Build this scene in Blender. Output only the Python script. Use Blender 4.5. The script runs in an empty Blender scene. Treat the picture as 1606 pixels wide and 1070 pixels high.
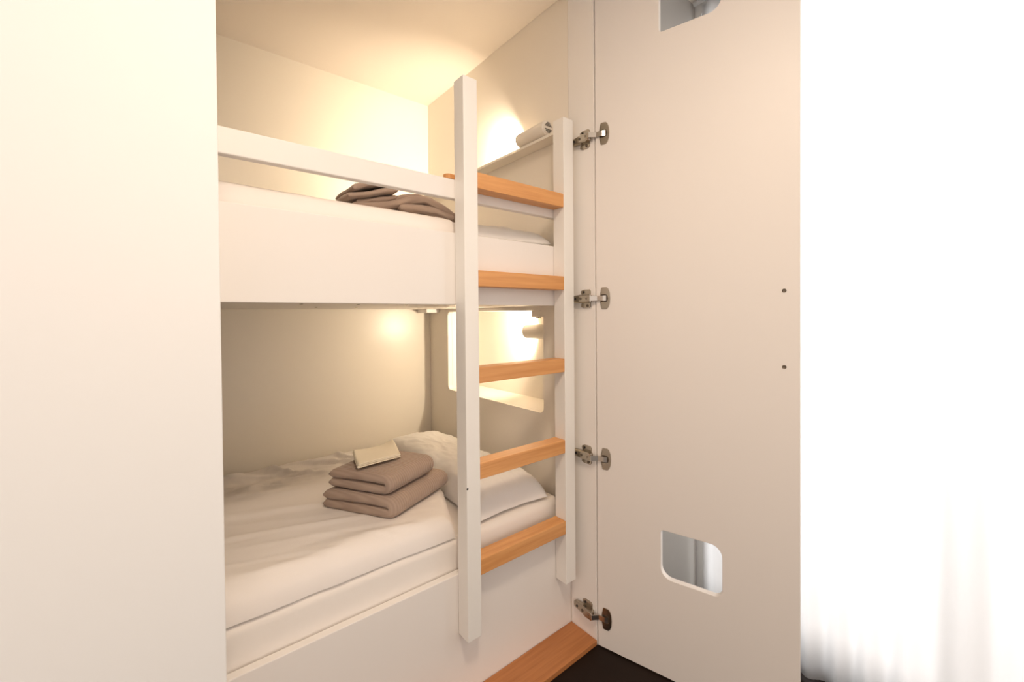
import bpy, bmesh, math, random
from mathutils import Vector, Matrix, noise
random.seed(7)
S = bpy.context.scene
COL = S.collection
R = math.radians

# ------------------------------------------------------------------ dimensions (metres)
W = 1.035            # niche depth (bed front y=0, back wall y=W)
H = 2.2614           # ceiling
TY = -0.1176         # plane of the niche front / door hinge line
BX = -2.06           # foot end of the beds
ZT = 0.0186          # top of the wooden sill board

# ------------------------------------------------------------------ helpers
def link(o, parent=None):
    COL.objects.link(o)
    if parent: o.parent = parent
    return o

def tag(o, label=None, cat=None, group=None, kind=None):
    if label: o['label'] = label
    if cat: o['category'] = cat
    if group: o['group'] = group
    if kind: o['kind'] = kind
    return o

def empty(name, loc, label, cat, group=None, rot=(0, 0, 0)):
    o = bpy.data.objects.new(name, None)
    o.empty_display_size = .05
    o.location = loc; o.rotation_euler = rot
    link(o)
    return tag(o, label, cat, group)

def mobj(name, bm, mat, parent=None, smooth=False, loc=None, rot=None):
    me = bpy.data.meshes.new(name)
    bmesh.ops.recalc_face_normals(bm, faces=bm.faces)
    bm.to_mesh(me); bm.free()
    if smooth:
        for p in me.polygons: p.use_smooth = True
    me.materials.append(mat)
    o = bpy.data.objects.new(name, me)
    if loc is not None: o.location = loc
    if rot is not None: o.rotation_euler = rot
    return link(o, parent)

def add_box(bm, a, b, bev=0.0, seg=2):
    r = bmesh.ops.create_cube(bm, size=1)
    vs = r['verts']
    c = [(a[i] + b[i]) / 2 for i in range(3)]; s = [abs(b[i] - a[i]) for i in range(3)]
    for v in vs:
        v.co = Vector((c[0] + v.co.x * s[0], c[1] + v.co.y * s[1], c[2] + v.co.z * s[2]))
    if bev > 0:
        es = list({e for v in vs for e in v.link_edges})
        bmesh.ops.bevel(bm, geom=es, offset=bev, segments=seg, profile=.5, affect='EDGES')

def box(name, a, b, mat, parent=None, bev=0.0015, seg=2, smooth=False):
    bm = bmesh.new(); add_box(bm, a, b, bev, seg)
    return mobj(name, bm, mat, parent, smooth)

def add_cyl(bm, p0, p1, r0, r1=None, seg=32, caps=True):
    r1 = r0 if r1 is None else r1
    p0, p1 = Vector(p0), Vector(p1); d = (p1 - p0).normalized()
    a = d.orthogonal().normalized(); b = d.cross(a)
    ra = []; rb = []
    for i in range(seg):
        t = 2 * math.pi * i / seg; q = a * math.cos(t) + b * math.sin(t)
        ra.append(bm.verts.new(p0 + q * r0)); rb.append(bm.verts.new(p1 + q * r1))
    for i in range(seg):
        j = (i + 1) % seg; bm.faces.new((ra[i], ra[j], rb[j], rb[i]))
    if caps:
        bm.faces.new(ra); bm.faces.new(rb)
    return ra, rb

def lathe(bm, origin, axis, prof, seg=40):
    o = Vector(origin); d = Vector(axis).normalized()
    a = d.orthogonal().normalized(); b = d.cross(a)
    rings = []
    for (t, r) in prof:
        if r < 1e-6: rings.append([bm.verts.new(o + d * t)]); continue
        rings.append([bm.verts.new(o + d * t + (a * math.cos(2*math.pi*i/seg) + b * math.sin(2*math.pi*i/seg)) * r) for i in range(seg)])
    for A, B in zip(rings, rings[1:]):
        for i in range(seg):
            j = (i + 1) % seg
            if len(A) == 1 and len(B) == 1: continue
            if len(A) == 1: bm.faces.new((A[0], B[i], B[j]))
            elif len(B) == 1: bm.faces.new((A[i], A[j], B[0]))
            else: bm.faces.new((A[i], A[j], B[j], B[i]))

def rrect(x0, y0, x1, y1, r, seg=8):
    pts = []
    for cx, cy, a0 in ((x1 - r, y0 + r, -90), (x1 - r, y1 - r, 0), (x0 + r, y1 - r, 90), (x0 + r, y0 + r, 180)):
        for i in range(seg + 1):
            a = R(a0 + 90 * i / seg); pts.append((cx + r * math.cos(a), cy + r * math.sin(a)))
    return pts

def rrect4(x0, y0, x1, y1, r, seg=8):
    # corner radii: bottom right, top right, top left, bottom left
    pts = []
    for (sx, sy, a0), q in zip(((1, -1, -90), (1, 1, 0), (-1, 1, 90), (-1, -1, 180)), r):
        cx = x1 - q if sx > 0 else x0 + q; cy = y1 - q if sy > 0 else y0 + q
        for i in range(seg + 1):
            a = R(a0 + 90 * i / seg); pts.append((cx + q * math.cos(a), cy + q * math.sin(a)))
    return pts

def slab(name, outlines, thick, mat, parent=None, bev=0.0, M=None):
    """flat board in its local xy plane with holes, extruded +-thick/2 along z, then placed by matrix M"""
    cu = bpy.data.curves.new(name, 'CURVE'); cu.dimensions = '2D'; cu.fill_mode = 'BOTH'
    cu.extrude = thick / 2 - bev; cu.bevel_depth = bev; cu.bevel_resolution = 2; cu.offset = -bev
    for pts in outlines:
        sp = cu.splines.new('POLY'); sp.points.add(len(pts) - 1)
        for p, q in zip(sp.points, pts): p.co = (q[0], q[1], 0, 1)
        sp.use_cyclic_u = True
    t = bpy.data.objects.new(name + '_curve', cu); COL.objects.link(t)
    bpy.context.view_layer.update()
    me = bpy.data.meshes.new_from_object(t.evaluated_get(bpy.context.evaluated_depsgraph_get()))
    bpy.data.objects.remove(t); bpy.data.curves.remove(cu)
    me.name = name
    if M is not None: me.transform(M)
    me.materials.clear(); me.materials.append(mat)
    for p in me.polygons: p.use_smooth = False
    o = bpy.data.objects.new(name, me)
    return link(o, parent)

# ------------------------------------------------------------------ materials
def mat(name, col, rough=.5, metal=0.0, spec=.5, bump=None, var=None, coat=0):
    m = bpy.data.materials.new(name); m.use_nodes = True
    nt = m.node_tree; b = nt.nodes['Principled BSDF']
    b.inputs['Base Color'].default_value = (*col, 1)
    b.inputs['Roughness'].default_value = rough
    b.inputs['Metallic'].default_value = metal
    b.inputs['Specular IOR Level'].default_value = spec
    b.inputs['Coat Weight'].default_value = coat
    tc = nt.nodes.new('ShaderNodeTexCoord')
    if var:
        sc, amt = var
        n = nt.nodes.new('ShaderNodeTexNoise'); n.inputs['Scale'].default_value = sc; n.inputs['Detail'].default_value = 4
        nt.links.new(tc.outputs['Object'], n.inputs['Vector'])
        mx = nt.nodes.new('ShaderNodeMix'); mx.data_type = 'RGBA'
        mx.inputs['A'].default_value = (*[c * (1 - amt) for c in col], 1)
        mx.inputs['B'].default_value = (*[min(1, c * (1 + amt)) for c in col], 1)
        nt.links.new(n.outputs['Fac'], mx.inputs['Factor']); nt.links.new(mx.outputs['Result'], b.inputs['Base Color'])
    if bump:
        sc, st, dist = bump
        n = nt.nodes.new('ShaderNodeTexNoise'); n.inputs['Scale'].default_value = sc; n.inputs['Detail'].default_value = 3
        nt.links.new(tc.outputs['Object'], n.inputs['Vector'])
        bp = nt.nodes.new('ShaderNodeBump'); bp.inputs['Strength'].default_value = st; bp.inputs['Distance'].default_value = dist
        nt.links.new(n.outputs['Fac'], bp.inputs['Height']); nt.links.new(bp.outputs['Normal'], b.inputs['Normal'])
    return m

def wood(name, axis=0, c1=(.74, .365, .135), c2=(.62, .275, .09)):
    m = mat(name, c1, .42, spec=.4); nt = m.node_tree; b = nt.nodes['Principled BSDF']
    tc = nt.nodes['Texture Coordinate']
    mp = nt.nodes.new('ShaderNodeMapping'); sc = [38, 38, 38]; sc[axis] = 2.0; mp.inputs['Scale'].default_value = sc
    n = nt.nodes.new('ShaderNodeTexNoise'); n.inputs['Scale'].default_value = 1.6; n.inputs['Detail'].default_value = 6; n.inputs['Distortion'].default_value = .4
    n2 = nt.nodes.new('ShaderNodeTexNoise'); n2.inputs['Scale'].default_value = 6; n2.inputs['Detail'].default_value = 5
    nt.links.new(tc.outputs['Object'], mp.inputs['Vector']); nt.links.new(mp.outputs['Vector'], n.inputs['Vector']); nt.links.new(mp.outputs['Vector'], n2.inputs['Vector'])
    mm = nt.nodes.new('ShaderNodeMath'); mm.operation = 'MULTIPLY_ADD'; mm.inputs[1].default_value = .35
    nt.links.new(n2.outputs['Fac'], mm.inputs[0]); nt.links.new(n.outputs['Fac'], mm.inputs[2])
    cr = nt.nodes.new('ShaderNodeValToRGB')
    cr.color_ramp.elements[0].position = .45; cr.color_ramp.elements[0].color = (*c2, 1)
    cr.color_ramp.elements[1].position = .78; cr.color_ramp.elements[1].color = (*c1, 1)
    nt.links.new(mm.outputs['Value'], cr.inputs['Fac']); nt.links.new(cr.outputs['Color'], b.inputs['Base Color'])
    return m

M_wall = mat('niche_wall_laminate', (.86, .795, .70), .5, spec=.35, bump=(220, .06, .0005))
M_back = mat('back_wall_laminate', (.85, .785, .68), .31, spec=.5, bump=(240, .08, .0005))
M_ceil = mat('ceiling_paint', (.88, .81, .73), .8, spec=.2, bump=(160, .1, .0006))
M_grey = mat('shade_grey_wall', (.42, .40, .37), .8, spec=.2)  # white wall; shade behind the open door is put into this grey
M_room = mat('room_wall_paint', (.90, .89, .87), .8, spec=.2, bump=(160, .1, .0006))
M_board = mat('white_lacquered_board', (.87, .825, .78), .4, spec=.4, bump=(260, .04, .0004))
M_door = mat('door_laminate', (.82, .765, .715), .45, spec=.4, bump=(300, .08, .0004))
M_lad = mat('ladder_lacquer', (.88, .85, .80), .35, spec=.45)
M_wood = wood('beech_wood', 0)
M_wood_thr = wood('sill_beech_wood', 0, (.50, .20, .068), (.40, .15, .048))
M_floor = mat('dark_floor', (.014, .007, .0045), .6, spec=.2, var=(14, .3))
M_metal = mat('nickel_plated_steel', (.44, .39, .32), .27, metal=1.0)
M_metal_d = mat('dark_recess_steel', (.16, .13, .10), .4, metal=.8)
M_black = mat('black_plastic', (.012, .011, .010), .5)
M_mark = mat('drill_hole_dark', (.13, .11, .09), .7)
M_sheet = mat('white_sheet_cotton', (.87, .81, .75), .85, spec=.15, bump=(500, .25, .0006))
M_duvet = mat('white_duvet_cotton', (.88, .82, .77), .85, spec=.15, bump=(420, .3, .0007))
M_pillow = mat('white_pillow_cotton', (.86, .83, .80), .85, spec=.15, bump=(420, .3, .0007))
M_lamp = mat('lamp_cream_enamel', (.80, .74, .65), .4)
M_cream = mat('cream_cloth', (.90, .81, .64), .8, spec=.2, bump=(300, .25, .0006))
M_frame = mat('window_frame_white', (.88, .88, .88), .4)

def towel_mat():
    m = mat('taupe_waffle_towel', (.37, .265, .205), .95, spec=.1); nt = m.node_tree; b = nt.nodes['Principled BSDF']
    b.inputs['Sheen Weight'].default_value = .25
    tc = nt.nodes['Texture Coordinate']
    w = nt.nodes.new('ShaderNodeTexWave'); w.wave_type = 'BANDS'; w.bands_direction = 'X'; w.inputs['Scale'].default_value = 34; w.inputs['Distortion'].default_value = .6; w.inputs['Detail'].default_value = 2
    n = nt.nodes.new('ShaderNodeTexNoise'); n.inputs['Scale'].default_value = 260; n.inputs['Detail'].default_value = 3
    nt.links.new(tc.outputs['Object'], w.inputs['Vector']); nt.links.new(tc.outputs['Object'], n.inputs['Vector'])
    ad = nt.nodes.new('ShaderNodeMath'); ad.operation = 'MULTIPLY_ADD'; ad.inputs[1].default_value = .55
    nt.links.new(n.outputs['Fac'], ad.inputs[0]); nt.links.new(w.outputs['Fac'], ad.inputs[2])
    bp = nt.nodes.new('ShaderNodeBump'); bp.inputs['Strength'].default_value = .6; bp.inputs['Distance'].default_value = .0018
    nt.links.new(ad.outputs['Value'], bp.inputs['Height']); nt.links.new(bp.outputs['Normal'], b.inputs['Normal'])
    mx = nt.nodes.new('ShaderNodeMix'); mx.data_type = 'RGBA'
    mx.inputs['A'].default_value = (.40, .295, .235, 1); mx.inputs['B'].default_value = (.46, .345, .275, 1)
    nt.links.new(w.outputs['Fac'], mx.inputs['Factor']); nt.links.new(mx.outputs['Result'], b.inputs['Base Color'])
    return m
M_towel = towel_mat()

def emit(name, col, st):
    m = bpy.data.materials.new(name); m.use_nodes = True; nt = m.node_tree; nt.nodes.clear()
    e = nt.nodes.new('ShaderNodeEmission'); e.inputs['Color'].default_value = (*col, 1); e.inputs['Strength'].default_value = st
    o = nt.nodes.new('ShaderNodeOutputMaterial'); nt.links.new(e.outputs[0], o.inputs[0]); return m
WARM = (1.0, .84, .63)
M_bulb = emit('lit_bulb', WARM, 12)
M_diff = emit('lit_lamp_diffuser', (1, .86, .70), 4)

def sheer():
    m = bpy.data.materials.new('sheer_white_curtain'); m.use_nodes = True; nt = m.node_tree; nt.nodes.clear()
    d = nt.nodes.new('ShaderNodeBsdfDiffuse'); d.inputs[0].default_value = (.93, .93, .93, 1)
    t = nt.nodes.new('ShaderNodeBsdfTranslucent'); t.inputs[0].default_value = (.95, .95, .95, 1)
    x = nt.nodes.new('ShaderNodeMixShader'); x.inputs[0].default_value = .6
    o = nt.nodes.new('ShaderNodeOutputMaterial')
    nt.links.new(d.outputs[0], x.inputs[1]); nt.links.new(t.outputs[0], x.inputs[2]); nt.links.new(x.outputs[0], o.inputs[0]); return m
M_sheer = sheer()
def glass():
    m = bpy.data.materials.new('window_glass'); m.use_nodes = True; nt = m.node_tree; nt.nodes.clear()
    a = nt.nodes.new('ShaderNodeBsdfTransparent'); g = nt.nodes.new('ShaderNodeBsdfGlossy'); g.inputs['Roughness'].default_value = .02
    x = nt.nodes.new('ShaderNodeMixShader'); x.inputs[0].default_value = .05; o = nt.nodes.new('ShaderNodeOutputMaterial')
    nt.links.new(a.outputs[0], x.inputs[1]); nt.links.new(g.outputs[0], x.inputs[2]); nt.links.new(x.outputs[0], o.inputs[0]); return m
M_glass = glass()

# ------------------------------------------------------------------ the setting
def struct(o): return tag(o, kind='structure')
struct(box('floor', (-2.3, -2.6, -.06), (.42, -.0, 0), M_floor, bev=0))
struct(box('ceiling', (-2.3, -2.6, H), (.50, W + .06, H + .08), M_ceil, bev=0))
struct(box('wall_back', (BX - .04, W, 0), (.22, W + .06, H), M_back, bev=0))
struct(box('wall_foot', (BX - .06, 0, 0), (BX - .002, W, H), M_wall, bev=0))
# wall to the left of the niche opening, in front of the foot end of the beds
struct(box('wall_front_left', (-2.3, TY, 0), (-1.034, -.002, H), M_room, bev=.002))
struct(box('wall_front_top', (-1.034, TY, 2.236), (.09, -.002, H), M_room, bev=0))
# end wall at the head of the beds: board with the lower opening, low edge strip, post and header round the upper opening
def toX(x):     # slab local (x,y)->(world y, world z), thickness along world x
    return Matrix(((0, 0, 1, x), (1, 0, 0, 0), (0, 1, 0, 0), (0, 0, 0, 1)))
ox0, ox1, oz0, oz1 = .137, .845, .7414, 1.1385
hw = struct(slab('wall_head', [[(.0005, 0), (W - .0005, 0), (W - .0005, H - .0005), (.0005, H - .0005)], rrect(ox0, oz0, ox1, oz1, .022)], .024, M_wall, M=toX(.0125)))
# recess behind the opening, holding the lower reading lamp
bm = bmesh.new()
add_box(bm, (.185, .0005, 0), (.205, W - .0005, H - .0005))            # rear
add_box(bm, (.0255, .845, .60), (.1845, .863, 1.27))                    # far cheek
add_box(bm, (.0255, .119, .60), (.1845, .137, 1.27))                    # near cheek
add_box(bm, (.0255, .1375, .7235), (.1845, .8445, .7414))               # sill
add_box(bm, (.0255, .1375, 1.1385), (.1845, .8445, 1.157))              # top
struct(mobj('wall_recess', bm, M_wall))
led = box('shelf_strip', (-.056, .0012, 1.7515), (-.0002, W - .001, 1.7620), M_wall, bev=.001)
tag(led, 'narrow white shelf strip along the head wall under the upper lamp', 'shelf strip')
# short wall behind the open door and the window wall to the right
struct(box('wall_front_right', (.092, -.25, 0), (.418, -.0005, H), M_grey, bev=.002))
wy0, wy1, wz0, wz1 = -1.62, -.272, .012, 2.22
struct(slab('wall_right', [[(-2.6, 0), (-.002, 0), (-.002, H), (-2.6, H)], [(wy0, wz0), (wy1, wz0), (wy1, wz1), (wy0, wz1)]], .08, M_room, M=toX(.4595)))
win = bpy.data.objects.new('window_1', None); win.location = (.47, (wy0 + wy1) / 2, wz0); link(win); struct(win)
def winpart(n, a, b, m):
    c = win.location; return box(n, [a[i] - c[i] for i in range(3)], [b[i] - c[i] for i in range(3)], m, win, .002)
mid = (wy0 + wy1) / 2
bm = bmesh.new()
L_ = win.location
for a, b in (((.45, wy0 + .001, wz0 + .001), (.49, wy0 + .05, wz1 - .001)), ((.45, wy1 - .025, wz0 + .001), (.49, wy1 - .001, wz1 - .001)),
             ((.45, wy0 + .05, wz0 + .001), (.49, wy1 - .025, wz0 + .06)), ((.45, wy0 + .05, wz1 - .05), (.49, wy1 - .025, wz1 - .001)),
             ((.45, mid - .025, wz0 + .06), (.49, mid + .025, wz1 - .05))):
    add_box(bm, Vector(a) - L_, Vector(b) - L_, .002)
mobj('window_frame', bm, M_frame, win)
winpart('pane', (.468, wy0 + .05, wz0 + .06), (.472, mid - .025, wz1 - .05), M_glass)
winpart('pane', (.468, mid + .025, wz0 + .06), (.472, wy1 - .025, wz1 - .05), M_glass)
# wooden sill board on the floor between bed front and door
tr = struct(box('trim_1', (-1.0335, TY, .0005), (-.0005, -.0005, ZT), M_wood_thr, bev=.0025, seg=3))
tag(tr, 'reddish beech sill board on the floor in front of the lower bunk')

# sheer curtain on the window wall
def curtain():
    bm = bmesh.new(); rows = []
    n = 220
    for k in range(14):
        z = .012 + (2.236 - .012) * k / 13; row = []
        for i in range(n + 1):
            t = i / n; y = -.285 - 1.42 * t
            f = .5 + .5 * noise.noise(Vector((t * 9, z * .5, 3)))
            x = .392 + .017 * math.sin(t * 2 * math.pi * 17 + 1.2 * math.sin(t * 21) + .35 * z) * (0.55 + .45 * f)
            row.append(bm.verts.new((x, y, z)))
        rows.append(row)
    for a, b in zip(rows, rows[1:]):
        for i in range(n): bm.faces.new((a[i], a[i + 1], b[i + 1], b[i]))
    o = mobj('curtain', bm, M_sheer, smooth=True)
    md = o.modifiers.new('Solidify', 'SOLIDIFY'); md.thickness = .0012
    tag(o, 'white sheer curtain hanging to the floor behind the open door', 'curtain')
curtain()
bm = bmesh.new(); add_cyl(bm, (.392, -.26, 2.248), (.392, -1.75, 2.248), .009)
tag(mobj('curtain_rail', bm, M_frame, smooth=True), 'thin white rail carrying the sheer curtain', 'curtain rail')

# ceiling lamp of the room
cl = empty('ceiling_lamp', (-.90, -.98, H), 'round flat ceiling lamp in front of the bunks', 'ceiling lamp')
bm = bmesh.new(); lathe(bm, (0, 0, 0), (0, 0, -1), [(0, .0), (0, .16), (.03, .16), (.035, .155), (.035, .148), (.02, .148), (.02, 0)])
mobj('lamp_body', bm, M_frame, cl)
bm = bmesh.new(); lathe(bm, (0, 0, -.0205), (0, 0, -1), [(0, 0), (0, .1475), (.009, .1475), (.012, .14), (.012, 0)])
mobj('diffuser', bm, M_diff, cl)

# ------------------------------------------------------------------ cupboard door leaf
a = R(15.167)
cup = empty('cupboard', (0, TY, 0), 'off-white cupboard front round the bunks, its tall door with two rounded square cut-outs standing open', 'cupboard')
U = Vector((math.sin(a), -math.cos(a), 0)); N = Vector((math.cos(a), math.sin(a), 0)); Zv = Vector((0, 0, 1))
DT = .019
def DM(off):  # local (s, z) plane -> door plane, offset along normal
    return Matrix(((U.x, 0, N.x, N.x * off), (U.y, 0, N.y, N.y * off), (0, 1, 0, 0), (0, 0, 0, 1)))
slab('door_leaf', [[(.003, .004), (.566, .004), (.566, 2.232), (.003, 2.232)],
                   rrect4(.212, .309, .383, .4565, (.024, .032, .010, .032)), rrect4(.212, 1.974, .383, 2.1215, (.032, .024, .032, .010))], DT, M_door, cup, bev=.0014, M=DM(DT / 2))
dl = bpy.data.objects['door_leaf']; dl.name = 'door'; dl['label'] = 'tall off-white door leaf with two rounded square cut-outs'
box('side_panel', (0, -.1155 - TY, 0), (.018, -.0005 - TY, 2.2355), M_board, cup, bev=.0012)
for z in (1.179, .979):
    bm = bmesh.new(); c = U * .531 + Zv * z
    lathe(bm, c + N * .0002, -N, [(0, .0052), (.0012, .0050), (.0016, .0042), (.0008, .0026), (.0008, 0)], 20)
    o = mobj('screw_hole', bm, M_metal_d, dl); o['label'] = 'small dark screw hole near the free edge'

# ------------------------------------------------------------------ concealed hinges
def make_hinge(z, label):
    """arm on the side panel with mounting plate, flat link and cup in the door; local origin on the hinge line"""
    loc = (0, 0, z)
    bm = bmesh.new()
    secs = [(.092, -.0045, .0080, .010), (.086, -.0045, .0115, .012), (.068, -.0045, .0125, .0145), (.050, -.0045, .0140, .017), (.024, -.005, .0140, .018), (.012, -.007, .0120, .0165), (.007, -.010, .0090, .0145)]
    rings = []
    for (y, x0, hw_, dep) in secs:
        ring = [(x0, -hw_), (x0 - dep * .75, -hw_), (x0 - dep, -hw_ * .72), (x0 - dep, hw_ * .72), (x0 - dep * .75, hw_), (x0, hw_)]
        rings.append([bm.verts.new((x, y, zz)) for x, zz in ring])
    for A, B in zip(rings, rings[1:]):
        for i in range(6):
            j = (i + 1) % 6; bm.faces.new((A[i], A[j], B[j], B[i]))
    bm.faces.new(rings[0]); bm.faces.new(rings[-1])
    h = mobj('hinge', bm, M_metal, cup, loc=loc); h['label'] = label
    # cruciform mounting plate
    bm = bmesh.new()
    prof = [(.046, -.012), (.0575, -.017), (.059, -.027), (.050, -.0315), (.024, -.0315), (.0185, -.026), (.0185, -.012), (.014, -.009), (.014, .009), (.0185, .012), (.0185, .026), (.024, .0315), (.050, .0315), (.059, .027), (.0575, .017), (.046, .012)]
    lo = [bm.verts.new((-.0002, y, zz)) for y, zz in prof]; hi = [bm.verts.new((-.0048, y, zz * .98)) for y, zz in prof]
    bm.faces.new(lo); bm.faces.new(hi)
    for i in range(len(prof)):
        j = (i + 1) % len(prof); bm.faces.new((lo[i], lo[j], hi[j], hi[i]))
    mobj('mounting_plate', bm, M_metal, h)
    for (x, y, zz, r, m) in ((-.0048, .047, .0225, .0040, M_black), (-.0048, .030, -.0235, .0050, M_metal_d), (-.0180, .074, 0, .0042, M_black), (-.0215, .047, 0, .0050, M_metal_d), (-.0222, .020, 0, .0034, M_metal_d)):
        bm = bmesh.new(); lathe(bm, (x, y, zz), (-1, 0, 0), [(0, r), (.0016, r * .95), (.0018, r * .75), (.0006, r * .55), (.0006, 0)], 18)
        mobj('screw', bm, m, h)
    cup_c = U * .034
    # link: bent flat strap between arm and cup, and its pivot pin
    bm = bmesh.new()
    e = cup_c - N * .006 + U * .002
    pts = [Vector((-.0205, .013, 0)), Vector((-.0235, .004, 0)), Vector((e.x - .007, -.010, 0)), Vector((e.x - .002, e.y + .006, 0)), Vector((e.x + .004, e.y - .002, 0))]
    rr_ = []
    for k, p in enumerate(pts):
        d = (pts[min(k + 1, 4)] - pts[max(k - 1, 0)]).normalized(); n_ = Vector((-d.y, d.x, 0)) * .0016
        hw2 = (.0085, .0082, .0078, .0085, .0088)[k]
        rr_.append([bm.verts.new(p + n_ + Zv * hw2), bm.verts.new(p - n_ + Zv * hw2), bm.verts.new(p - n_ - Zv * hw2), bm.verts.new(p + n_ - Zv * hw2)])
    for A, B in zip(rr_, rr_[1:]):
        for i in range(4):
            j = (i + 1) % 4; bm.faces.new((A[i], A[j], B[j], B[i]))
    bm.faces.new(rr_[0]); bm.faces.new(rr_[-1])
    add_cyl(bm, (-.0165, .009, -.0125), (-.0165, .009, .0125), .0026, seg=12)
    lk = mobj('hinge_link', bm, M_chrome, h)
    # flange on the door and the dark cup with its rim
    bm = bmesh.new()
    fl = [(-.012, -.034), (-.010, -.036), (.006, -.036), (.012, -.031), (.017, -.018), (.0185, 0), (.017, .018), (.012, .031), (.006, .036), (-.010, .036), (-.012, .034), (-.012, .014), (-.017, .010), (-.0185, 0), (-.017, -.010), (-.012, -.014)]
    lo = [bm.verts.new(cup_c + U * u + Zv * v - N * .0002) for u, v in fl]; hi = [bm.verts.new(cup_c + U * u * .98 + Zv * v * .99 - N * .0022) for u, v in fl]
    for i in range(len(fl)):
        j = (i + 1) % len(fl); bm.faces.new((lo[i], lo[j], hi[j], hi[i]))
    f1 = bm.faces.new(hi); f2 = bm.faces.new(lo)
    bmesh.ops.triangulate(bm, faces=[f1, f2], ngon_method='EAR_CLIP')
    mobj('cup_flange', bm, M_metal, h)
    bm = bmesh.new()
    pr_ = [(-.012, -.0125), (.004, -.0125), (.009, -.009), (.0115, 0), (.009, .009), (.004, .0125), (-.012, .0125), (-.015, .008), (-.016, 0), (-.015, -.008)]
    lo = [bm.verts.new(cup_c + U * u + Zv * v - N * .0023) for u, v in pr_]; hi = [bm.verts.new(cup_c + U * u * .97 + Zv * v * .97 - N * .0040) for u, v in pr_]
    inn = [bm.verts.new(cup_c + U * u * .80 + Zv * v * .80 - N * .0026) for u, v in pr_]
    for i in range(len(pr_)):
        j = (i + 1) % len(pr_); bm.faces.new((lo[i], lo[j], hi[j], hi[i])); bm.faces.new((hi[i], hi[j], inn[j], inn[i]))
    bm.faces.new(inn); bm.faces.new(lo)
    mobj('hinge_cup', bm, M_cup, h)
    return h
M_chrome = mat('polished_nickel', (.62, .58, .53), .28, metal=1.0)
M_cup = mat('hinge_cup_dark', (.075, .050, .032), .35, spec=.5)
for z, l in ((1.715, 'topmost steel hinge'), (1.174, 'second steel hinge from the top'), (.640, 'third steel hinge from the top'), (.104, 'lowest steel hinge, just above the sill board')):
    make_hinge(z, l)

# ------------------------------------------------------------------ bunk beds
up = empty('bunk_bed', (-1.0, 0, 1.152), 'upper built-in white bunk with a guard rail above its front board', 'bunk bed')
def P(parent, name, a, b, m, bev=.0015, **k):
    c = parent.location
    return box(name, [a[i] - c[i] for i in range(3)], [b[i] - c[i] for i in range(3)], m, parent, bev, **k)
P(up, 'front_board', (BX + .001, .0005, 1.1519), (-.0005, .0195, 1.3566), M_board, .002)
P(up, 'guard_rail', (BX + .001, .0005, 1.4531), (-.0005, .0235, 1.5084), M_board, .0025)
bp_ = P(up, 'base_panel', (BX + .001, .020, 1.1545), (-.0005, W - .001, 1.1725), M_board, .0005)
for x, y in ((-.693, .16), (-.548, .16), (-.84, .16), (-.693, .6), (-.548, .6)):
    bm = bmesh.new(); lathe(bm, Vector((x, y, 1.1546)) - up.location, (0, 0, -1), [(0, .0045), (.0012, .0042), (.0016, .003), (.0006, .0014), (.0006, 0)], 16)
    mobj('screw', bm, M_metal, bp_)
P(up, 'support_block', (-.075, .93, 1.135), (-.0005, W - .001, 1.1540), M_board, .002)

low = empty('bunk_bed', (-1.0, 0, ZT), 'lower built-in white bunk box standing on the floor behind the sill board', 'bunk bed')
P(low, 'front_board', (BX + .001, .0005, .0005), (-.0005, .0225, .3768), M_board, .0018)
P(low, 'base_panel', (BX + .001, .023, .235), (-.0005, W - .001, .253), M_board, .0005)

def rounded_mattress(name, a, b, r, mt, label, seedz):
    bm = bmesh.new(); add_box(bm, a, b)
    es = list(bm.edges)
    bmesh.ops.bevel(bm, geom=es, offset=r, segments=5, profile=.5, affect='EDGES')
    o = mobj(name, bm, mt, smooth=True)
    return tag(o, label, 'mattress')
rounded_mattress('mattress', (BX + .012, .028, .2535), (-.022, 1.02, .4665), .024, M_sheet, 'white sheeted mattress of the lower bunk, rising above the front board', 1)
rounded_mattress('mattress', (BX + .012, .026, 1.173), (-.022, 1.02, 1.360), .020, M_sheet, 'white sheeted mattress of the upper bunk, nearly hidden behind the board', 2)

def smoothstep(t):
    t = max(0, min(1, t)); return t * t * (3 - 2 * t)
def fbm(x, y, z=0, o=4):
    v = 0; amp = 1; f = 1
    for i in range(o):
        v += amp * noise.noise(Vector((x * f, y * f, z + i * 7.3))); amp *= .5; f *= 2
    return v
def ridge(x, y, z):
    return max(0, 1 - abs(noise.noise(Vector((x, y, z)))) * 5.0)

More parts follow.
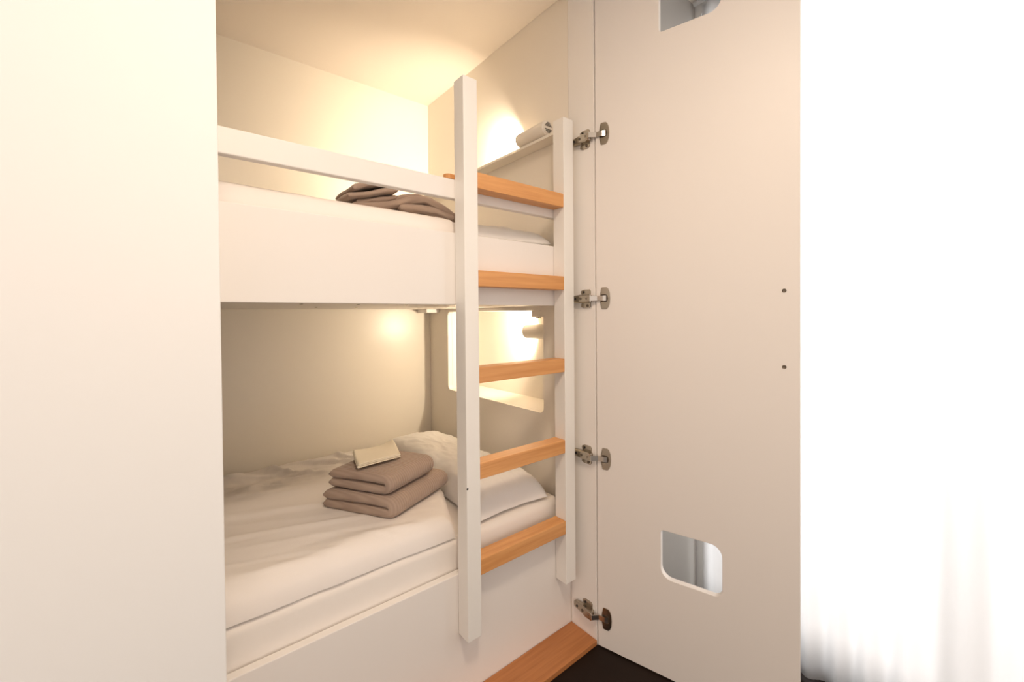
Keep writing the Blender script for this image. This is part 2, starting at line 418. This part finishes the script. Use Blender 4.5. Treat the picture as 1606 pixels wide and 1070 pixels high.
def duvet(name, zb, x0, y0, y1, xr, top, wr, label, nx=230, ny=120, lim=None):
    """quilt lying on the mattress; xr(y) right hem, top(x,y) loft"""
    bm = bmesh.new(); T = []; B = []
    for i in range(nx + 1):
        u = (i / nx) ** .75 if False else i / nx
        rt = []; rb = []
        for j in range(ny + 1):
            v = j / ny; vv = v * v * (3 - 2 * v) * .35 + v * .65
            yy = y0 + (y1 - y0) * vv
            xe = xr(yy); x = x0 + (xe - x0) * (1 - (1 - u) ** 1.35)
            hemf = .004 * noise.noise(Vector((x * 6, 0, zb))) + .0025 * noise.noise(Vector((x * 21, 1, zb)))
            y = yy + hemf * (1 - vv)
            d = min((yy - y0), (xe - x) * .9, (y1 - yy) * .55)
            e = max(0, min(1, d / .055)); rr = math.sqrt(max(0, 1 - (1 - e) ** 2))
            z0 = zb + .010 * min(1, e * 8) + (top(x, yy) - .010) * rr + wr(x, yy) * min(1, e * 1.2)
            z = z0
            if lim:      # pressed flat under the towels
                q = smoothstep(1.5 - math.hypot(x - lim[0], y - lim[1]) / lim[2])
                z = z * (1 - q) + min(z, lim[3] - .0008 + .0004 * noise.noise(Vector((x * 30, y * 30, 0)))) * q if z > lim[3] - .0012 else z
            rt.append(bm.verts.new((x, y, max(z, zb + .0015)))); rb.append(bm.verts.new((x, y, zb)))
        T.append(rt); B.append(rb)
    for i in range(nx):
        for j in range(ny):
            bm.faces.new((T[i][j], T[i][j+1], T[i+1][j+1], T[i+1][j])); bm.faces.new((B[i][j], B[i+1][j], B[i+1][j+1], B[i][j+1]))
    for i in range(nx):
        bm.faces.new((T[i][0], T[i+1][0], B[i+1][0], B[i][0])); bm.faces.new((T[i][ny], B[i][ny], B[i+1][ny], T[i+1][ny]))
    for j in range(ny):
        bm.faces.new((T[0][j], B[0][j], B[0][j+1], T[0][j+1])); bm.faces.new((T[nx][j], T[nx][j+1], B[nx][j+1], B[nx][j]))
    return tag(mobj(name, bm, M_duvet, smooth=True), label, 'duvet')

def top_low(x, y):
    t = .060
    if y > .60: t -= .040 * min(1, (y - .60) / .22)
    t += .010 * math.exp(-((y - .2) / .12) ** 2)
    return t
def wr_low(x, y):
    q = y + .30 * x
    w = .0075 * ridge(x * 1.3 + 3, q * 6.5, 2.0) + .0022 * ridge(x * 2.3, q * 13, 5.0) + .006 * fbm(x * 2.2, y * 3.5, 1)
    if y < .28: w += .004 * ridge(x * 9 + y * 14, y * 3, 8.0) * (1 - y / .28)
    if y > .60: w += .022 * ridge(x * 5.5 + y * 4, y * 3.0, 11.0) * min(1, (y - .60) / .1) + .008 * fbm(x * 9, y * 9, 4)
    return w
duvet('duvet', .467, BX + .02, .030, 1.0, lambda y: -.462 + .42 * min(.22, max(0, y - .03)), top_low, wr_low, 'rumpled white duvet spread over the lower bunk under the towels', lim=(-.535, .335, .20, .5255))
duvet('duvet', 1.3605, BX + .02, .028, 1.0, lambda y: -.44 + .1 * y, lambda x, y: .056 + .004 * math.sin(x * 3), lambda x, y: .0025 * fbm(x * 3, y * 4, 9), 'smooth white duvet on the upper bunk, seen just above its board', 150, 60)

def pillow(name, c, sx, sy, h, rot, label, seed, zb):
    bm = bmesh.new(); n = 60; T = []; B = []
    ca, sa = math.cos(rot), math.sin(rot)
    for i in range(n + 1):
        rt = []; rb = []
        for j in range(n + 1):
            u = -1 + 2 * i / n; v = -1 + 2 * j / n
            pin = 1 - .05 * (1 - abs(u) ** 2) * abs(v) ** 6 * 0 
            x = u * sx / 2 * (1 - .035 * (1 - v * v)); y = v * sy / 2 * (1 - .03 * (1 - u * u))
            k = max(0, 1 - abs(u) ** 7) ** .5 * max(0, 1 - abs(v) ** 10) ** .5
            zt = h * k * (.92 + .10 * (1 - u * u) * (1 - v * v)) + (.007 * fbm(u * 2 + seed, v * 3, seed) + .0035 * ridge(u * 3, v * 5, seed)) * k
            X = c[0] + ca * x - sa * y; Y = c[1] + sa * x + ca * y
            zlow = zb + .014 * (1 - k) ** 1.2 + .002 * (1 - k) * noise.noise(Vector((X * 20, Y * 20, seed)))
            rt.append(bm.verts.new((X, Y, max(zb + .014 * (1 - k) ** 1.2 + .0012, zb + zt + (.014 * (1 - k) ** 1.2))))); rb.append(bm.verts.new((X, Y, max(zb, zlow))))
        T.append(rt); B.append(rb)
    for i in range(n):
        for j in range(n):
            bm.faces.new((T[i][j], T[i][j+1], T[i+1][j+1], T[i+1][j])); bm.faces.new((B[i][j], B[i+1][j], B[i+1][j+1], B[i][j+1]))
    for i in range(n):
        bm.faces.new((T[i][0], T[i+1][0], B[i+1][0], B[i][0])); bm.faces.new((T[i][n], B[i][n], B[i+1][n], T[i+1][n]))
        bm.faces.new((T[0][i], B[0][i], B[0][i+1], T[0][i+1])); bm.faces.new((T[n][i], T[n][i+1], B[n][i+1], B[n][i]))
    return tag(mobj(name, bm, M_pillow, smooth=True), label, 'pillow')
pillow('pillow', (-.216, .455), .285, .84, .108, R(-1), 'plump white pillow at the head of the lower bunk', 3, .4668)
pillow('pillow', (-.187, .36), .335, .60, .070, R(-3), 'flat white pillow on the upper bunk behind the ladder', 6, 1.3603)

# ------------------------------------------------------------------ ladder
lad = empty('ladder', (-.25, -.025, .2056), 'white upright bunk ladder with five orange-brown wooden rungs', 'ladder')
LX0, LX1, RX0, RX1, LY = -.4731, -.4270, -.0780, -.0308, -.0503
P(lad, 'rail', (LX0, LY, .2056), (LX1, -.0008, 1.7828), M_lad, .0018)
P(lad, 'rail', (RX0, LY, .2056), (RX1, -.0008, 1.7828), M_lad, .0018)
c = lad.location
for z in (1.2487, .9725, .6983, .4236):
    o = P(lad, 'rung', (LX1 + .0002, LY + .0006, z - .0451), (RX0 - .0002, -.0008, z), M_wood, .0018)
    o['label'] = 'orange-brown beech rung'
# top rung, with a tongue lying over the guard rail
bm = bmesh.new()
add_box(bm, Vector((LX1 + .0002, LY + .0006, 1.5253 - .0451)) - c, Vector((RX0 - .0002, -.0008, 1.5253)) - c, .0018)
o = mobj('rung', bm, M_wood, lad); o['label'] = 'orange-brown beech rung, topmost'
bm = bmesh.new()
prof = []
for x, y in ((-.0782, .0), (-.0782, .026), (-.488, .026), (-.4935, .0245), (-.4975, .020), (-.4985, .014), (-.4965, .007), (-.4915, .002), (-.486, .0)):
    prof.append((x - c.x, y - c.y))
lo = [bm.verts.new((x, y, 1.5090 - c.z)) for x, y in prof]; hi = [bm.verts.new((x, y, 1.5215 - c.z)) for x, y in prof]
bm.faces.new(lo); bm.faces.new(hi)
for i in range(len(prof)):
    j = (i + 1) % len(prof); bm.faces.new((lo[i], lo[j], hi[j], hi[i]))
mobj('rung_tongue', bm, M_wood, o)
bm = bmesh.new(); lathe(bm, Vector((-.4710, LY, .638)) - c, (0, -1, 0), [(0, .003), (.0006, .003), (.0006, 0)], 14)
mobj('screw_hole', bm, M_black, lad)

# ------------------------------------------------------------------ reading lamps
def lamp(zc, label, y0, y1, xc, r, wall, inset):
    L = empty('reading_lamp', (xc, .26, zc), label, 'reading lamp', 'reading lamps at the head of the bunks')
    o3 = Vector((0, y0 - .26, 0)); ln = y1 - y0
    bm = bmesh.new()
    lathe(bm, o3, (0, 1, 0), [(.0, r - .004), (.002, r - .001), (.006, r), (ln - .002, r), (ln, r - .001), (ln, r - .0025), (ln - .056, r - .0025), (ln - .056, 0)], 48)
    sh = mobj('lamp_shade', bm, M_lamp, L, smooth=True)
    md = sh.modifiers.new('EdgeSplit', 'EDGE_SPLIT'); md.split_angle = R(40)
    # end cap with slotted vent
    bm = bmesh.new(); lathe(bm, o3 + Vector((0, .0005, 0)), (0, -1, 0), [(0, r - .004), (.003, r - .0045), (.0045, r - .0065), (.0045, 0)], 36)
    cap = mobj('end_cap', bm, M_lamp, L)
    bm = bmesh.new()
    for s in (1, -1):
        for k, ww in ((0, .0165), (1, .0125), (2, .007)):
            zz = s * (.0065 + k * .0052); add_box(bm, (-ww, o3.y - .0052, zz - .0016), (ww, o3.y - .0038, zz + .0016))
    mobj('vent_slots', bm, M_mark, cap, rot=None)
    bm = bmesh.new(); bmesh.ops.create_uvsphere(bm, u_segments=20, v_segments=12, radius=.0100)
    for v in bm.verts: v.co += Vector((0, y1 - .26 - .0435, 0))
    mobj('bulb', bm, M_bulb, L, smooth=True)
    # bracket to the recess wall
    bm = bmesh.new(); wx = wall - xc; ym = (y0 + y1) / 2 - .26; add_cyl(bm, (r - .002, ym, 0), (wx - .0005, ym, 0), .006, seg=16); lathe(bm, (wx - .0003, ym, 0), (-1, 0, 0), [(0, .020), (.002, .020), (.003, .018), (.003, 0)], 28)
    mobj('wall_bracket', bm, M_lamp, L)
    li = bpy.data.lights.new('lamp_light', 'POINT'); li.energy = LAMP_W; li.color = WARM; li.shadow_soft_size = .012
    lo_ = bpy.data.objects.new('lamp_light', li); lo_.location = (0, y1 - .26 - inset, 0); link(lo_, L)
    return L
LAMP_W = 44
lamp(1.7900, 'cream tubular reading lamp, lit, on the head wall of the upper bunk', .058, .208, -.0460, .027, 0, .0265)
LAMP_W = 13
lamp(1.0495, 'cream tubular reading lamp, lit, inside the rounded wall opening of the lower bunk', .165, .341, .098, .0305, .185, .020)
jb = box('junction_box', (.026, .1385, 1.112), (.060, .232, 1.138), M_wall, bev=.002)
tag(jb, 'small beige cable box under the top edge of the lower wall opening', 'cable box')
box('cable', (.034, .20, 1.1075), (.050, .215, 1.1118), M_black, jb, .001)

# ------------------------------------------------------------------ towels
def sweep_slab(bm, path, L, t, seed=0, bulge=.004, wob=.004, shear=0.0, Lfun=None, cap=True):
    """sweep a rounded-rectangular section (length L along local x, thickness t) along a path in the local yz plane"""
    pts = []
    for k in range(len(path) - 1):
        p, q = Vector(path[k]), Vector(path[k + 1]); n = max(2, int((q - p).length / .006))
        for i in range(n): pts.append(p.lerp(q, i / n))
    pts.append(Vector(path[-1]))
    for _ in range(3):
        pts = [pts[0]] + [(pts[i-1] + pts[i] * 2 + pts[i+1]) / 4 for i in range(1, len(pts) - 1)] + [pts[-1]]
    rings = []; m = len(pts); nl = 44
    for i, p in enumerate(pts):
        d = (pts[min(i + 1, m - 1)] - pts[max(i - 1, 0)]).normalized(); nrm = Vector((0, -d.z, d.y))
        s = i / (m - 1)
        e = min(1, min(i, m - 1 - i) / 2.0); tf = math.sqrt(max(.05, 1 - (1 - e) ** 2))
        LL = L if Lfun is None else L * Lfun(s)
        ring = []
        hx = LL / 2; ht = t / 2 * tf; r = min(ht, hx)
        sec = []
        for a_ in range(nl + 1): sec.append((-hx + r + (2 * hx - 2 * r) * a_ / nl, ht))
        for a_ in range(1, 6):
            an = math.pi / 2 - math.pi * a_ / 6; sec.append((hx - r + r * math.cos(an), ht * math.sin(an)))
        for a_ in range(nl + 1): sec.append((hx - r - (2 * hx - 2 * r) * a_ / nl, -ht))
        for a_ in range(1, 6):
            an = -math.pi / 2 - math.pi * a_ / 6; sec.append((-hx + r + r * math.cos(an), ht * math.sin(an)))
        for (x, q) in sec:
            w = wob * fbm(x * 7 + seed, s * 3.1, seed + (2 if q > 0 else 0), 3)
            q2 = q + (w if abs(q) > ht * .3 else 0) * .6
            co = p + nrm * q2; co = Vector((x + shear * co.y + wob * .8 * noise.noise(Vector((s * 4, seed, q * 30))), co.y, co.z))
            ring.append(bm.verts.new(co))
        rings.append(ring)
    K = len(rings[0])
    for A, B in zip(rings, rings[1:]):
        for i in range(K):
            j = (i + 1) % K; bm.faces.new((A[i], A[j], B[j], B[i]))
    bm.faces.new(rings[0]); bm.faces.new(rings[-1])

def towel(name, loc, rz, L, D, t, label, seed, rot=(0, 0), shear=0.0):
    """bath towel folded in half: rounded fold at local -y, two loose ends at +y; a soft inner layer shows at the sides"""
    bm = bmesh.new()
    g = .0005; y1 = D / 2; yf = -D / 2 + t + .002
    zl = t / 2 + .0005; zu = zl + t + g
    path = [(0, y1 - .012, zl)]
    path += [(0, yf + .03, zl)]
    rr = (zu - zl) / 2
    for k in range(9):
        an = -math.pi / 2 - math.pi * k / 8; path.append((0, yf + (rr + .002) * math.cos(an) * 1.0, (zl + zu) / 2 + rr * math.sin(an)))
    path += [(0, yf + .03, zu + .001), (0, 0, zu + .001), (0, y1 - .04, zu - .002), (0, y1 - .012, zu - .004)]
    sweep_slab(bm, path, L, t, seed, shear=shear)
    # rolled inner layer, slightly shorter, leaves a shadow line between the halves
    o = mobj(name, bm, M_towel, smooth=True, loc=loc, rot=(rot[0], rot[1], rz))
    return tag(o, label, 'towel', 'taupe bath towels')
t1 = towel('towel', (-.556, .294, .5262), R(25), .275, .276, .0305, 'lower of the two folded taupe waffle towels on the lower bunk', 1, shear=-.10)
t2 = towel('towel', (-.574, .294, .5905), R(26), .222, .242, .0290, 'upper folded taupe waffle towel of the lower bunk stack, under the cream cloth', 5, shear=-.08)
# small hanging loop behind the cloth
bm = bmesh.new()
sweep_slab(bm, [(0, -.010, 0), (0, -.006, .010), (0, .002, .013), (0, .010, .006), (0, .014, -.004)], .034, .004, 9, wob=.001)
mobj('hanging_loop', bm, M_towel, t2, smooth=True, loc=(.030, .090, .064), rot=(0, 0, R(-10)))

# cream cloth folded into a small wavy rectangle on top of the stack
bm = bmesh.new()
def wave(y): return .0035 * math.sin(y * 30 + .6)
lay = []
for q in range(3):
    zc = .0030 + q * .0046
    lay.append(zc)
path = [(0, .070, lay[0]), (0, 0, lay[0]), (0, -.068, lay[0]), (0, -.0725, lay[0] + .0023), (0, -.068, lay[1]), (0, 0, lay[1]), (0, .066, lay[1]), (0, .0705, lay[1] + .0023), (0, .066, lay[2]), (0, 0, lay[2] - .0003), (0, -.070, lay[2])]
sweep_slab(bm, path, .128, .0042, 4, wob=.0015)
bmesh.ops.rotate(bm, verts=bm.verts, cent=(0, 0, 0), matrix=Matrix.Rotation(R(-90), 3, 'Z'))
for v in bm.verts:
    v.co.z += .012 * max(0, (v.co.x - .015) / .055) ** 1.6 * smoothstep((v.co.y + .05) / .1) + .006 * max(0, (-v.co.x - .035) / .04) * smoothstep((v.co.y + .02) / .07) + .0012 * math.sin(v.co.y * 60 + v.co.x * 25)
for v in bm.verts: v.co.x = v.co.x * 1.06 + .38 * v.co.y
cc = mobj('folded_cloth', bm, M_cream, smooth=True, loc=(-.583, .320, .6585), rot=(0, 0, R(8)))
tag(cc, 'small cream folded cloth lying on top of the taupe towel stack', 'cloth')

# loosely folded towels on the upper bunk
def loose(name, loc, rz, specs, label):
    bm = bmesh.new()
    for path, L, t, seed, off in specs:
        b2 = bmesh.new(); sweep_slab(b2, path, L, t, seed, wob=.007)
        for v in b2.verts: v.co += Vector(off)
        me = bpy.data.meshes.new('tmp'); b2.to_mesh(me); b2.free(); bm.from_mesh(me); bpy.data.meshes.remove(me)
    o = mobj(name, bm, M_towel, smooth=True, loc=loc, rot=(0, 0, rz))
    return tag(o, label, 'towel', 'taupe bath towels')
ZU = 1.4225
def xs(pts, x0): return [(0, x - x0, z) for x, z in pts]
loose('towel', (-.62, .25, ZU), R(-90), [
    (xs([(-.715, .040), (-.66, .052), (-.61, .068), (-.575, .076), (-.560, .085), (-.572, .096), (-.61, .092), (-.66, .078), (-.700, .062)], -.62), .16, .0185, 11, (0, 0, 0)),
], 'left folded taupe towel of the loose pair on the upper bunk, leaning on the other')
loose('towel', (-.47, .25, ZU), R(-90), [
    (xs([(-.70, .0125), (-.62, .022), (-.56, .040), (-.51, .060), (-.47, .069), (-.42, .056), (-.365, .030), (-.325, .0135)], -.47), .15, .0240, 17, (0, 0, 0)),
    (xs([(-.56, .026), (-.50, .034), (-.46, .036), (-.42, .032), (-.37, .022)], -.47), .15, .030, 27, (.004, 0, 0)),
    (xs([(-.685, .030), (-.64, .040), (-.60, .050), (-.56, .062)], -.47), .13, .017, 31, (.0, 0, 0)),
    (xs([(-.63, .0110), (-.50, .0115), (-.40, .0110)], -.47), .17, .021, 21, (-.01, 0, 0)),
    (xs([(-.515, .090), (-.47, .110), (-.42, .120), (-.36, .112), (-.325, .085), (-.318, .055), (-.33, .02)], -.47), .10, .023, 19, (-.125, 0, 0)),
    (xs([(-.50, .060), (-.44, .085), (-.38, .080), (-.345, .05), (-.35, .015)], -.47), .12, .022, 23, (-.10, 0, 0)),
], 'right rumpled taupe towel on the upper bunk, one end drooping towards the ladder')

# ------------------------------------------------------------------ lights
def area(name, loc, rot, sx, sy, e, col):
    li = bpy.data.lights.new(name, 'AREA'); li.shape = 'DISK' if sy is None else 'RECTANGLE'; li.size = sx
    if sy: li.size_y = sy
    li.energy = e; li.color = col
    o = bpy.data.objects.new(name, li); o.location = loc; o.rotation_euler = rot; return link(o)
area('ceiling_lamp_light', (-.90, -.98, H - .045), (0, 0, 0), .30, None, 15, (1, .82, .64)).parent = None
area('window_daylight', (1.3, mid, 1.35), (0, R(90), 0), 2.0, 1.9, 62, (.92, .96, 1.0))
w = bpy.data.worlds.new('warm_room_fill'); S.world = w; w.use_nodes = True  # added warm ambient, stands in for bounce from the unbuilt room
bg = w.node_tree.nodes['Background']; bg.inputs['Color'].default_value = (1.0, .872, .780, 1); bg.inputs['Strength'].default_value = 1.04

# ------------------------------------------------------------------ camera
cam = bpy.data.cameras.new('camera'); co = bpy.data.objects.new('camera', cam); COL.objects.link(co)
rm = ((0.7740139666047108, 0.013845074900783329, -0.6330171351565718), (-0.6331164405249963, 0.004100398488056419, -0.7740457089017405), (-0.008121098312464714, 0.9998957448820506, 0.011939310238386413))
M4 = Matrix(rm).to_4x4(); M4.translation = Vector((-1.1052741712687415, -1.0272318354303116, 1.1219471280043483))
co.matrix_world = M4
cam.sensor_fit = 'HORIZONTAL'; cam.sensor_width = 36.0
cam.lens = 657.0335 * 36.0 / 1606.0
cam.shift_x = 0; cam.shift_y = -(535 - 501.517) / 1606.0
cam.clip_start = .02
S.camera = co

S.view_settings.view_transform = 'Standard'
S.view_settings.look = 'None'
S.view_settings.gamma = 1.0
S.view_settings.use_curve_mapping = False
S.view_settings.exposure = 0.0
